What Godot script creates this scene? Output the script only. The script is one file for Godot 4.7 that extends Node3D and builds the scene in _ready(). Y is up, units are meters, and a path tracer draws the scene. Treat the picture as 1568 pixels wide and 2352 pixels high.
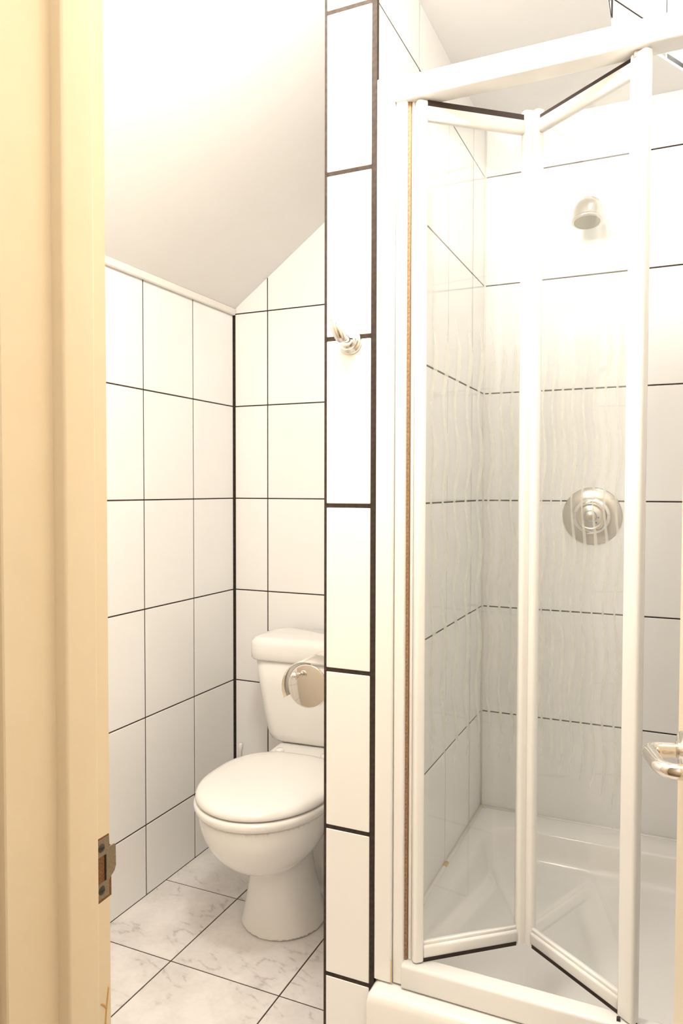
extends Node3D
# A small tiled bathroom seen through its doorway: lavatory niche on one side, shower with a bi-fold door on the other.
# Axes: x along the back wall, z from the back wall towards the hall, y up. Metres.

const GROUT_DEEP := 0.0012
const TILE_THICK := 0.007
const Y_ROWS := [0.0, 0.2162, 0.5462, 0.8762, 1.2062, 1.5362, 1.8662, 2.1962, 2.5262]
const X_PART := 0.7953      # lavatory face of the partition
const X_SHOWER := 0.9075    # shower face of the partition
const Z_PART := 0.9103      # end of the partition
const X_RIGHT := 1.76
const Z_FRONT := 1.746      # room face of the doorway wall
const Z_HALL := 1.868       # hall face of the doorway wall
const X_JAMB := 0.9753      # rebate face of the door lining
const SLOPE0 := 1.881
const SLOPE := 0.72
const Y_SHOWER_CEIL := 2.345
const Y_CEIL := 2.4536
const LAMP := Color(1.0, 0.990, 0.964)

var M := {}
var names := {}
var mesh_cache := {}
var rng := RandomNumberGenerator.new()

# ------------------------------------------------------------------ node helpers
func numbered(called: String) -> String:
	var n: int = names.get(called, 0)
	names[called] = n + 1
	return called if n == 0 else "%s_%03d" % [called, n]

func tag(o: Node, label: String, category := "", kind := "", group := "") -> Node:
	o.set_meta("label", label)
	if category != "": o.set_meta("category", category)
	if kind != "": o.set_meta("kind", kind)
	if group != "": o.set_meta("group", group)
	return o

func base(called: String, at := Vector3.ZERO) -> Node3D:
	var o := Node3D.new()
	o.name = numbered(called)
	add_child(o)
	o.position = at
	return o

func put(mesh: Mesh, called: String, mat: Material, parent: Node3D, xf := Transform3D.IDENTITY) -> MeshInstance3D:
	var o := MeshInstance3D.new()
	o.name = called
	o.mesh = mesh
	o.material_override = mat
	o.transform = xf
	o.cast_shadow = GeometryInstance3D.SHADOW_CASTING_SETTING_ON
	parent.add_child(o, true)
	return o

# ------------------------------------------------------------------ mesh helpers
func begin(smooth := false) -> SurfaceTool:
	var st := SurfaceTool.new()
	st.begin(Mesh.PRIMITIVE_TRIANGLES)
	st.set_smooth_group(0 if smooth else -1)
	return st

func done(st: SurfaceTool) -> ArrayMesh:
	st.generate_normals()
	return st.commit()

# triangle whose front looks away from c
func tri(st: SurfaceTool, a: Vector3, b: Vector3, d: Vector3, c: Vector3) -> void:
	var n := (b - a).cross(d - a)
	if n.dot((a + b + d) / 3.0 - c) > 0.0:
		var t := b; b = d; d = t
	st.add_vertex(a); st.add_vertex(b); st.add_vertex(d)

func quad(st: SurfaceTool, a: Vector3, b: Vector3, d: Vector3, e: Vector3, c: Vector3) -> void:
	tri(st, a, b, d, c); tri(st, a, d, e, c)

# chamfered box into st
func bevel_box(st: SurfaceTool, lo: Vector3, hi: Vector3, bv: float) -> void:
	var c := (lo + hi) * 0.5
	var h := (hi - lo) * 0.5
	bv = minf(bv, minf(h.x, minf(h.y, h.z)) * 0.9)
	var corner := func(sx: int, sy: int, sz: int, ax: int) -> Vector3:
		var p := Vector3(sx * h.x, sy * h.y, sz * h.z)
		for k in 3:
			if k != ax: p[k] -= signf(p[k]) * bv
		return c + p
	for ax in 3:
		var u := (ax + 1) % 3
		var v := (ax + 2) % 3
		for s in [-1, 1]:
			var ps := []
			for q in [[-1, -1], [1, -1], [1, 1], [-1, 1]]:
				var sg := [0, 0, 0]
				sg[ax] = s; sg[u] = q[0]; sg[v] = q[1]
				ps.append(corner.call(sg[0], sg[1], sg[2], ax))
			quad(st, ps[0], ps[1], ps[2], ps[3], c)
	if bv <= 0.0: return
	for ax in 3:
		var u := (ax + 1) % 3
		var v := (ax + 2) % 3
		for su in [-1, 1]:
			for sv in [-1, 1]:
				var a := [0, 0, 0]; a[u] = su; a[v] = sv; a[ax] = -1
				var b := a.duplicate(); b[ax] = 1
				quad(st, corner.call(a[0], a[1], a[2], u), corner.call(b[0], b[1], b[2], u), corner.call(b[0], b[1], b[2], v), corner.call(a[0], a[1], a[2], v), c)
	for sx in [-1, 1]:
		for sy in [-1, 1]:
			for sz in [-1, 1]:
				tri(st, corner.call(sx, sy, sz, 0), corner.call(sx, sy, sz, 1), corner.call(sx, sy, sz, 2), c)

func box_mesh(lo: Vector3, hi: Vector3, bv := 0.0) -> ArrayMesh:
	var st := begin()
	bevel_box(st, lo, hi, bv)
	return done(st)

# straight prism: polygon in the plane (u, v) at o, thickness along n from d0 to d1
func prism(st: SurfaceTool, poly: PackedVector2Array, o: Vector3, u: Vector3, v: Vector3, n: Vector3, d0: float, d1: float) -> void:
	var idx := Geometry2D.triangulate_polygon(poly)
	var mid := n * (d0 + d1) * 0.5
	for i in range(0, idx.size(), 3):
		for d in [d0, d1]:
			var t := []
			for k in 3:
				var p: Vector2 = poly[idx[i + k]]
				t.append(o + u * p.x + v * p.y + n * d)
			var cc: Vector3 = (t[0] + t[1] + t[2]) / 3.0
			tri(st, t[0], t[1], t[2], cc - n * (d - (d0 + d1) * 0.5))
	var area := 0.0
	for i in poly.size():
		var a := poly[i]; var b := poly[(i + 1) % poly.size()]
		area += a.x * b.y - b.x * a.y
	for i in poly.size():
		var a := poly[i]; var b := poly[(i + 1) % poly.size()]
		var e := b - a
		var w := Vector2(e.y, -e.x) * signf(area)
		var m3 := o + u * ((a.x + b.x) * 0.5 - w.x) + v * ((a.y + b.y) * 0.5 - w.y) + mid
		quad(st, o + u * a.x + v * a.y + n * d0, o + u * b.x + v * b.y + n * d0, o + u * b.x + v * b.y + n * d1, o + u * a.x + v * a.y + n * d1, m3)

# rings of equal length, joined and closed at both ends
func loft(st: SurfaceTool, rings: Array, cap0 := true, cap1 := true) -> void:
	var n: int = rings[0].size()
	var cs := []
	for r in rings:
		var c := Vector3.ZERO
		for p in r: c += p
		cs.append(c / n)
	for i in rings.size() - 1:
		for k in n:
			var k2 := (k + 1) % n
			var a: Vector3 = rings[i][k]; var b: Vector3 = rings[i][k2]
			var d: Vector3 = rings[i + 1][k2]; var e: Vector3 = rings[i + 1][k]
			st.add_vertex(a); st.add_vertex(d); st.add_vertex(b)
			st.add_vertex(a); st.add_vertex(e); st.add_vertex(d)
	if cap0:
		for k in n:
			st.add_vertex(cs[0]); st.add_vertex(rings[0][k]); st.add_vertex(rings[0][(k + 1) % n])
	if cap1:
		var L := rings.size() - 1
		for k in n:
			st.add_vertex(cs[L]); st.add_vertex(rings[L][(k + 1) % n]); st.add_vertex(rings[L][k])

# lathe: profile of (radius, height) about +y, then moved by xf
func lathe(profile: Array, segs := 40, xf := Transform3D.IDENTITY, st: SurfaceTool = null) -> SurfaceTool:
	if st == null: st = begin(true)
	for i in profile.size() - 1:
		var a: Vector2 = profile[i]; var b: Vector2 = profile[i + 1]
		for k in segs:
			var t0 := TAU * k / segs; var t1 := TAU * (k + 1) / segs
			var p := xf * Vector3(a.x * cos(t0), a.y, a.x * sin(t0)); var q := xf * Vector3(a.x * cos(t1), a.y, a.x * sin(t1))
			var r := xf * Vector3(b.x * cos(t1), b.y, b.x * sin(t1)); var s := xf * Vector3(b.x * cos(t0), b.y, b.x * sin(t0))
			if a.x > 1e-6: st.add_vertex(p); st.add_vertex(q); st.add_vertex(r)
			if b.x > 1e-6: st.add_vertex(p); st.add_vertex(r); st.add_vertex(s)
	return st

# tube along points, radius may be a list
func tube(pts: Array, rad, segs := 20, st: SurfaceTool = null) -> SurfaceTool:
	if st == null: st = begin(true)
	var rings := []
	var side := Vector3.ZERO
	for i in pts.size():
		var d: Vector3 = (pts[mini(i + 1, pts.size() - 1)] - pts[maxi(i - 1, 0)]).normalized()
		if side == Vector3.ZERO:
			side = d.cross(Vector3.UP if absf(d.y) < 0.9 else Vector3.RIGHT).normalized()
		side = (side - d * side.dot(d)).normalized()
		var up := d.cross(side)
		var r: float = rad[i] if rad is Array else rad
		var ring := PackedVector3Array()
		for k in segs:
			var t := TAU * k / segs
			ring.append(pts[i] + side * cos(t) * r + up * sin(t) * r)
		rings.append(ring)
	loft(st, rings)
	return st

func curve_points(ctrl: Array, per := 8) -> Array:
	var out := []
	for i in ctrl.size() - 1:
		var p0: Vector3 = ctrl[maxi(i - 1, 0)]; var p1: Vector3 = ctrl[i]; var p2: Vector3 = ctrl[i + 1]; var p3: Vector3 = ctrl[mini(i + 2, ctrl.size() - 1)]
		for k in per:
			out.append(p1.cubic_interpolate(p2, p0, p3, float(k) / per))
	out.append(ctrl[-1])
	return out

# rounded rectangle in x, z at height y
func round_rect(x0: float, x1: float, z0: float, z1: float, r: float, y: float, per := 8) -> PackedVector3Array:
	var out := PackedVector3Array()
	r = minf(r, minf(x1 - x0, z1 - z0) * 0.499)
	var cs := [Vector2(x1 - r, z1 - r), Vector2(x0 + r, z1 - r), Vector2(x0 + r, z0 + r), Vector2(x1 - r, z0 + r)]
	for q in 4:
		for k in per + 1:
			var t := PI * 0.5 * (q + float(k) / per)
			out.append(Vector3(cs[q].x + cos(t) * r, y, cs[q].y + sin(t) * r))
	return out

# ------------------------------------------------------------------ materials
func mat(col: Color, rough := 0.5, metal := 0.0) -> StandardMaterial3D:
	var m := StandardMaterial3D.new()
	m.albedo_color = col
	m.roughness = rough
	m.metallic = metal
	return m

func noise_tex(freq: float, c0: Color, c1: Color, seed_ := 1, size := 256, type := FastNoiseLite.TYPE_SIMPLEX_SMOOTH, octaves := 4) -> NoiseTexture2D:
	var n := FastNoiseLite.new()
	n.seed = seed_
	n.noise_type = type
	n.frequency = freq
	n.fractal_octaves = octaves
	var g := Gradient.new()
	g.set_color(0, c0); g.set_color(1, c1)
	var t := NoiseTexture2D.new()
	t.width = size; t.height = size
	t.seamless = true
	t.noise = n
	t.color_ramp = g
	return t

func speckled(c0: Color, c1: Color, freq: float, scale: float, rough: float, seed_ := 1) -> StandardMaterial3D:
	var m := mat(Color.WHITE, rough)
	m.albedo_texture = noise_tex(freq, c0, c1, seed_)
	m.uv1_triplanar = true
	m.uv1_world_triplanar = true
	m.uv1_scale = Vector3.ONE * scale
	return m

func marble(seed_: int) -> StandardMaterial3D:
	var n1 := FastNoiseLite.new(); n1.seed = seed_; n1.frequency = 0.011; n1.fractal_type = FastNoiseLite.FRACTAL_RIDGED; n1.fractal_octaves = 4
	n1.domain_warp_enabled = true; n1.domain_warp_amplitude = 30.0; n1.domain_warp_frequency = 0.012
	var n2 := FastNoiseLite.new(); n2.seed = seed_ + 9; n2.frequency = 0.006; n2.fractal_octaves = 5
	var n3 := FastNoiseLite.new(); n3.seed = seed_ + 21; n3.frequency = 0.05; n3.fractal_octaves = 3
	var s := 320
	var im := Image.create(s, s, false, Image.FORMAT_RGB8)
	var a := Color(0.965, 0.945, 0.93); var b := Color(0.66, 0.63, 0.61)
	for y in s:
		for x in s:
			var r := n1.get_noise_2d(x * 0.55 + y * 0.5, (y * 1.3 - x * 0.6))
			var patch := clampf(0.5 + 0.9 * n2.get_noise_2d(x, y), 0.0, 1.0)
			var vein := smoothstep(0.42, 0.95, r) * smoothstep(0.35, 0.8, patch)
			var k := clampf(vein * 0.42 + 0.22 * patch + 0.05 * n3.get_noise_2d(x, y), 0.0, 1.0)
			im.set_pixel(x, y, a.lerp(b, k))
	var m := mat(Color.WHITE, 0.28)
	m.albedo_texture = ImageTexture.create_from_image(im)
	return m

func make_materials() -> void:
	M.tile = []
	for k in 3:
		var t := mat([Color(0.977, 0.970, 0.960), Color(0.974, 0.966, 0.955), Color(0.979, 0.972, 0.963)][k], 0.05)
		M.tile.append(t)
	M.grout = speckled(Color(0.17, 0.135, 0.115), Color(0.27, 0.22, 0.185), 0.05, 6.0, 0.9, 4)
	M.ceiling = speckled(Color(0.966, 0.956, 0.944), Color(0.974, 0.964, 0.952), 0.02, 1.5, 0.85, 8)
	M.paint_white = mat(Color(0.94, 0.92, 0.89), 0.4)
	M.cream = speckled(Color(0.935, 0.875, 0.765), Color(0.945, 0.888, 0.785), 0.03, 2.2, 0.38, 11)
	M.wall_paint = speckled(Color(0.90, 0.845, 0.765), Color(0.915, 0.86, 0.785), 0.03, 2.0, 0.8, 12)
	M.carpet = speckled(Color(0.55, 0.46, 0.38), Color(0.62, 0.53, 0.44), 0.2, 3.0, 1.0, 13)
	M.ceramic = mat(Color(0.965, 0.952, 0.934), 0.07)
	M.plastic = mat(Color(0.96, 0.945, 0.925), 0.16)
	M.acrylic = mat(Color(0.968, 0.955, 0.935), 0.14)
	M.frame = mat(Color(0.972, 0.964, 0.952), 0.22)
	M.chrome = mat(Color(0.90, 0.885, 0.865), 0.07, 1.0)
	M.chrome_soft = mat(Color(0.80, 0.77, 0.73), 0.28, 1.0)
	M.steel = speckled(Color(0.52, 0.47, 0.40), Color(0.63, 0.57, 0.48), 0.06, 20.0, 0.45, 15)
	M.steel.metallic = 0.55
	M.screw = mat(Color(0.30, 0.28, 0.25), 0.4, 0.6)
	M.varnish = speckled(Color(0.80, 0.62, 0.34), Color(0.90, 0.76, 0.50), 0.08, 30.0, 0.5, 22)
	M.bare_wood = speckled(Color(0.38, 0.25, 0.15), Color(0.62, 0.44, 0.28), 0.06, 30.0, 0.9, 16)
	M.dark = mat(Color(0.14, 0.11, 0.09), 0.7)
	M.seal = speckled(Color(0.48, 0.36, 0.25), Color(0.74, 0.60, 0.45), 0.05, 14.0, 0.8, 17)
	M.seal_dark = mat(Color(0.20, 0.14, 0.12), 0.6)
	M.stain = speckled(Color(0.80, 0.65, 0.43), Color(0.92, 0.83, 0.66), 0.08, 30.0, 0.7, 18)
	M.pipe_yellow = mat(Color(0.80, 0.68, 0.40), 0.4)
	M.pipe_grey = mat(Color(0.74, 0.70, 0.65), 0.45)
	M.spray = speckled(Color(0.50, 0.45, 0.38), Color(0.66, 0.60, 0.52), 0.25, 30.0, 0.5, 19)
	M.red = mat(Color(0.75, 0.2, 0.15), 0.5)
	M.blue = mat(Color(0.2, 0.3, 0.65), 0.5)
	var g := mat(Color(0.86, 0.90, 0.86, 0.045), 0.02)
	g.transparency = BaseMaterial3D.TRANSPARENCY_ALPHA
	M.glass = g
	var w := mat(Color(0.76, 0.765, 0.735, 0.52), 0.7)
	w.transparency = BaseMaterial3D.TRANSPARENCY_ALPHA
	M.frost = w
	M.globe = mat(Color(0.98, 0.96, 0.92), 0.25)
	M.globe.emission_enabled = true
	M.globe.emission = LAMP
	M.globe.emission_energy_multiplier = 6.0
	M.floor = []
	for k in 4: M.floor.append(marble(30 + 7 * k))

# ------------------------------------------------------------------ tiles
func tile_mesh(w: float, h: float) -> ArrayMesh:
	var key := "%d_%d" % [roundi(w * 2000), roundi(h * 2000)]
	if not mesh_cache.has(key):
		mesh_cache[key] = box_mesh(Vector3(-w / 2, -h / 2, -TILE_THICK), Vector3(w / 2, h / 2, 0), 0.0009)
	return mesh_cache[key]

# tiles on a plane through o with axes u, v and outward n; joints at us and vs; region (u, v polygon) cuts the tiles
func tile_plane(parent: Node3D, o: Vector3, u: Vector3, v: Vector3, n: Vector3, us: Array, vs: Array, region := PackedVector2Array(), gap := 0.004) -> void:
	for i in us.size() - 1:
		for j in vs.size() - 1:
			var a := Vector2(us[i] + gap / 2, vs[j] + gap / 2)
			var b := Vector2(us[i + 1] - gap / 2, vs[j + 1] - gap / 2)
			if b.x - a.x < 0.004 or b.y - a.y < 0.004: continue
			var m: Material = M.tile[rng.randi() % 3]
			var whole := true
			var polys := []
			if region.size() > 0:
				var r := PackedVector2Array([a, Vector2(b.x, a.y), b, Vector2(a.x, b.y)])
				polys = Geometry2D.intersect_polygons(r, region)
				if polys.is_empty(): continue
				whole = polys.size() == 1 and absf(area_of(polys[0]) - (b.x - a.x) * (b.y - a.y)) < 1e-5
			if whole:
				var c := (a + b) * 0.5
				put(tile_mesh(b.x - a.x, b.y - a.y), "tile", m, parent, Transform3D(Basis(u, v, n), o + u * c.x + v * c.y))
			else:
				for p in polys:
					if absf(area_of(p)) < 1e-4: continue
					var st := begin()
					prism(st, p, o, u, v, n, -TILE_THICK, 0.0)
					put(done(st), "tile", m, parent)

func area_of(p: PackedVector2Array) -> float:
	var s := 0.0
	for i in p.size():
		s += p[i].cross(p[(i + 1) % p.size()])
	return absf(s) * 0.5

func structure(called: String, label: String, category: String) -> Node3D:
	var o := Node3D.new()
	o.name = called
	add_child(o)
	tag(o, label, category, "structure")
	return o

func slab(parent: Node3D, called: String, lo: Vector3, hi: Vector3, m: Material) -> void:
	put(box_mesh(lo, hi), called, m, parent)

# ------------------------------------------------------------------ room shell
func build_floor() -> void:
	var f := structure("floor", "grey marbled square floor tiles with thin dark joints in the lavatory niche", "floor")
	slab(f, "floor_bed", Vector3(-0.1, -0.1, -0.1), Vector3(X_RIGHT + 0.1, -0.0012, Z_HALL), M.grout)
	var xs := [-0.0015]
	var x := 0.2625
	while x < X_RIGHT: xs.append(x); x += 0.3245
	xs.append(X_RIGHT - 0.001)
	var zs := [-0.0015, 0.078]
	var z := 0.4015
	while z < Z_FRONT + 0.1: zs.append(z); z += 0.3235
	zs.append(Z_HALL - 0.002)
	for i in xs.size() - 1:
		for j in zs.size() - 1:
			var w: float = xs[i + 1] - xs[i] - 0.0035
			var d: float = zs[j + 1] - zs[j] - 0.0035
			var c := Vector3((xs[i] + xs[i + 1]) / 2, 0, (zs[j] + zs[j + 1]) / 2)
			# clear of the partition and the tray
			if c.x > 0.9 and c.z < 0.9 and zs[j + 1] < 0.95: continue
			var st := begin()
			var bv := 0.0008
			var lo := Vector3(-w / 2, -TILE_THICK, -d / 2); var hi := Vector3(w / 2, 0, d / 2)
			var top := [Vector3(lo.x + bv, 0, lo.z + bv), Vector3(hi.x - bv, 0, lo.z + bv), Vector3(hi.x - bv, 0, hi.z - bv), Vector3(lo.x + bv, 0, hi.z - bv)]
			var low := [Vector3(lo.x, -bv, lo.z), Vector3(hi.x, -bv, lo.z), Vector3(hi.x, -bv, hi.z), Vector3(lo.x, -bv, hi.z)]
			var bot := [Vector3(lo.x, lo.y, lo.z), Vector3(hi.x, lo.y, lo.z), Vector3(hi.x, lo.y, hi.z), Vector3(lo.x, lo.y, hi.z)]
			var uvq := func(p: Vector3) -> Vector2: return Vector2(p.x, p.z) / 0.335 + Vector2(0.5, 0.5)
			var add := func(p: Vector3) -> void:
				st.set_uv(uvq.call(p)); st.add_vertex(p)
			for t in [[0, 1, 2], [0, 2, 3]]:
				for k in t: add.call(top[k])
			for k in 4:
				var k2 := (k + 1) % 4
				for p in [top[k], low[k], low[k2], top[k], low[k2], top[k2], low[k], bot[k], bot[k2], low[k], bot[k2], low[k2]]: add.call(p)
			put(done(st), "floor_tile", M.floor[(i * 3 + j * 2) % 4], f, Transform3D(Basis(), c))

func build_walls() -> void:
	var X := Vector3.RIGHT; var Y := Vector3.UP; var Z := Vector3.BACK
	# left wall, low under the sloping ceiling
	var wl := structure("wall_left", "low tiled wall under the sloping ceiling beside the toilet", "wall")
	slab(wl, "tile_bed", Vector3(-0.1, -0.1, -0.1), Vector3(-GROUT_DEEP, 1.94, Z_FRONT + 0.12), M.grout)
	var zs := [0.006, 0.2476, 0.4980, 0.7487, 0.9994, 1.2501, 1.5008, Z_FRONT]
	var ys := Y_ROWS.slice(0, 7)
	ys[0] = -0.001
	ys[6] = 1.874
	tile_plane(wl, Vector3.ZERO, Z, Y, X, zs, ys)
	# back wall of niche and shower
	var wb := structure("wall_back", "white tiled back wall with dark grout running behind toilet and shower", "wall")
	slab(wb, "tile_bed", Vector3(-GROUT_DEEP, -0.1, -0.1), Vector3(X_RIGHT, 2.6, -GROUT_DEEP), M.grout)
	var reg := PackedVector2Array([Vector2(0.004, 0), Vector2(X_PART - 0.002, 0), Vector2(X_PART - 0.002, SLOPE0 + SLOPE * X_PART + 0.004), Vector2(0.004, SLOPE0 + 0.004)])
	tile_plane(wb, Vector3.ZERO, X, Y, Z, [0.004, 0.1385, 0.3885, 0.6385, 0.8885], Y_ROWS, reg)
	var reg2 := PackedVector2Array([Vector2(X_SHOWER, 0.2), Vector2(X_RIGHT, 0.2), Vector2(X_RIGHT, Y_SHOWER_CEIL + 0.002), Vector2(X_SHOWER, Y_SHOWER_CEIL + 0.002)])
	tile_plane(wb, Vector3.ZERO, X, Y, Z, [0.8224, 1.0724, 1.3224, 1.5724, 1.8224], Y_ROWS, reg2)
	# partition
	var wp := structure("wall_partition", "narrow tiled partition between the toilet and the shower with black corner joint", "wall")
	var g := GROUT_DEEP
	slab(wp, "tile_bed", Vector3(X_PART + 0.0004, -0.05, -0.02), Vector3(X_SHOWER - g, 2.6, Z_PART - g), M.grout)
	slab(wp, "corner_joint", Vector3(0.8995, 0.0, Z_PART - 0.012), Vector3(X_SHOWER + 0.0012, Y_CEIL, Z_PART - 0.0006), M.grout)
	var off := [0.0, 0.012, -0.006, -0.008, 0.0, 0.008, 0.009, -0.001, 0.0]
	var rows := []
	for k in Y_ROWS.size(): rows.append(Y_ROWS[k] + off[k])
	for j in rows.size() - 1:
		var y0: float = rows[j] + 0.0027; var y1: float = minf(rows[j + 1] - 0.0027, Y_CEIL)
		if y1 - y0 < 0.01: continue
		# tiles with softly rounded edges, as glazed edge tiles have
		var st := begin()
		bevel_box(st, Vector3(X_PART + 0.0044, y0, Z_PART - TILE_THICK), Vector3(0.8995, y1, Z_PART), 0.0028)
		put(done(st), "edge_tile", M.tile[j % 3], wp)
	var reg3 := PackedVector2Array([Vector2(0.002, 0), Vector2(Z_PART - 0.011, 0), Vector2(Z_PART - 0.011, Y_CEIL), Vector2(0.002, Y_CEIL)])
	tile_plane(wp, Vector3(X_PART, 0, 0), Z, Y, -X, [0.002, 0.1431, 0.3938, 0.6445, Z_PART + 0.001], Y_ROWS, reg3)
	var reg4 := PackedVector2Array([Vector2(0.0, 0.2), Vector2(Z_PART - 0.013, 0.2), Vector2(Z_PART - 0.013, Y_SHOWER_CEIL + 0.002), Vector2(0.0, Y_SHOWER_CEIL + 0.002)])
	tile_plane(wp, Vector3(X_SHOWER, 0, 0), Z, Y, X, [-0.003, 0.1431, 0.3938, 0.6445, Z_PART - 0.010], Y_ROWS, reg4)
	put(done(tube([Vector3(X_SHOWER + 0.0015, 0.247, 0.0015), Vector3(X_SHOWER + 0.0015, Y_SHOWER_CEIL, 0.0015)], 0.0032, 10)), "corner_sealant", M.paint_white, wp)
	# right wall, beside the shower
	var wr := structure("wall_right", "white tiled side wall of the shower beyond the opening", "wall")
	slab(wr, "tile_bed", Vector3(X_RIGHT + g, -0.1, -0.1), Vector3(X_RIGHT + 0.1, 2.6, Z_FRONT + 0.12), M.grout)
	var reg5 := PackedVector2Array([Vector2(0.003, 0.0), Vector2(Z_FRONT, 0.0), Vector2(Z_FRONT, Y_CEIL), Vector2(0.003, Y_CEIL)])
	tile_plane(wr, Vector3(X_RIGHT, 0, 0), Z, Y, -X, [0.001, 0.1431, 0.3938, 0.6445, 0.8952, 1.1459, 1.3966, 1.6473, 1.898], Y_ROWS, reg5)
	# doorway wall, painted
	var wf := structure("wall_front", "painted wall that holds the doorway", "wall")
	slab(wf, "wall_panel", Vector3(-0.1, -0.05, Z_FRONT), Vector3(X_JAMB - 0.025, 2.6, Z_HALL), M.wall_paint)
	slab(wf, "wall_panel", Vector3(1.655, -0.05, Z_FRONT), Vector3(2.3, 2.6, Z_HALL), M.wall_paint)
	slab(wf, "wall_panel", Vector3(X_JAMB - 0.025, 2.055, Z_FRONT), Vector3(1.655, 2.6, Z_HALL), M.wall_paint)
	# moulding where the slope meets the left wall
	var t1 := structure("trim_1", "slim white moulding along the foot of the sloping ceiling", "moulding")
	var st2 := begin()
	bevel_box(st2, Vector3(0.0005, 1.860, 0.006), Vector3(0.012, 1.884, Z_FRONT - 0.001), 0.003)
	put(done(st2), "moulding", M.paint_white, t1)

func build_ceiling() -> void:
	var c := structure("ceiling", "white ceiling sloping up from the low wall and level over the shower", "ceiling")
	var Z := Vector3.BACK
	var X := Vector3.RIGHT
	var Y := Vector3.UP
	# slope
	var st := begin()
	var ye := SLOPE0 + SLOPE * X_PART
	prism(st, PackedVector2Array([Vector2(-0.1, SLOPE0 - 0.072), Vector2(X_PART, ye), Vector2(X_PART, ye + 0.15), Vector2(-0.1, SLOPE0 + 0.10)]), Vector3.ZERO, X, Y, Z, -0.05, Z_FRONT + 0.002)
	put(done(st), "slope", M.ceiling, c)
	# level part over the room
	slab(c, "level", Vector3(X_PART, Y_CEIL, Z_PART - 0.001), Vector3(X_RIGHT + 0.05, Y_CEIL + 0.1, Z_FRONT + 0.05), M.ceiling)
	# bulkhead above the shower front
	slab(c, "bulkhead", Vector3(X_SHOWER, Y_SHOWER_CEIL, Z_PART - 0.05), Vector3(X_RIGHT, Y_CEIL + 0.1, Z_PART), M.ceiling)
	# level part over the shower, with the light shaft
	var A := Vector2(1.298, 0.377)
	var B := Vector2(1.483, 0.05)
	for poly in [
		PackedVector2Array([Vector2(X_SHOWER - 0.001, 0), Vector2(A.x, 0), Vector2(A.x, Z_PART - 0.05), Vector2(X_SHOWER - 0.001, Z_PART - 0.05)]),
		PackedVector2Array([Vector2(A.x, 0), Vector2(1.70, 0), Vector2(1.70, B.y), B, A]),
		PackedVector2Array([Vector2(1.70, 0), Vector2(X_RIGHT, 0), Vector2(X_RIGHT, Z_PART - 0.05), Vector2(1.70, Z_PART - 0.05)]),
		PackedVector2Array([Vector2(A.x, 0.80), Vector2(1.70, 0.80), Vector2(1.70, Z_PART - 0.05), Vector2(A.x, Z_PART - 0.05)])]:
		var s := begin()
		prism(s, poly, Vector3.ZERO, X, Z, Y, Y_SHOWER_CEIL, Y_SHOWER_CEIL + 0.02)
		put(done(s), "level", M.ceiling, c)
	# tiled light shaft
	var up := Y_SHOWER_CEIL + 0.001
	var hgt := 0.34
	var ring := [A, B, Vector2(1.70, B.y), Vector2(1.70, 0.80), Vector2(A.x, 0.80)]
	for i in ring.size():
		var p: Vector2 = ring[i]; var q: Vector2 = ring[(i + 1) % ring.size()]
		var d := (q - p); var L := d.length(); d /= L
		var u := Vector3(d.x, 0, d.y)
		var n := Vector3(-d.y, 0, d.x)          # into the shaft
		if n.dot(Vector3(1.55, 0, 0.42) - Vector3(p.x, 0, p.y)) < 0: n = -n
		var o := Vector3(p.x, up, p.y)
		var s := begin()
		prism(s, PackedVector2Array([Vector2(-0.02, 0.0), Vector2(L + 0.02, 0.0), Vector2(L + 0.02, hgt), Vector2(-0.02, hgt)]), o, u, Y, n, -0.03, -GROUT_DEEP)
		put(done(s), "shaft_bed", M.grout, c)
		var us := [0.004]
		var x := 0.24 if i == 0 else 0.25
		while x < L - 0.05: us.append(x); x += 0.25
		us.append(L - 0.004)
		tile_plane(c, o, u, Y, n, us, [0.004, 0.066, 0.338])
	# roof window that closes the shaft
	var w := structure("window_1", "roof window at the top of the tiled light shaft above the shower", "window")
	var yw := up + hgt
	var fx0 := A.x - 0.04; var fx1 := 1.755; var fz0 := -0.02; var fz1 := 0.85
	slab(w, "window_frame", Vector3(fx0, yw, fz0), Vector3(fx0 + 0.07, yw + 0.05, fz1), M.paint_white)
	slab(w, "window_frame", Vector3(fx1 - 0.08, yw, fz0), Vector3(fx1, yw + 0.05, fz1), M.paint_white)
	slab(w, "window_frame", Vector3(fx0 + 0.07, yw, fz0), Vector3(fx1 - 0.08, yw + 0.05, fz0 + 0.10), M.paint_white)
	slab(w, "window_frame", Vector3(fx0 + 0.07, yw, fz1 - 0.08), Vector3(fx1 - 0.08, yw + 0.05, fz1), M.paint_white)
	slab(w, "pane", Vector3(fx0 + 0.06, yw + 0.02, fz0 + 0.09), Vector3(fx1 - 0.07, yw + 0.026, fz1 - 0.07), M.glass)

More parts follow.
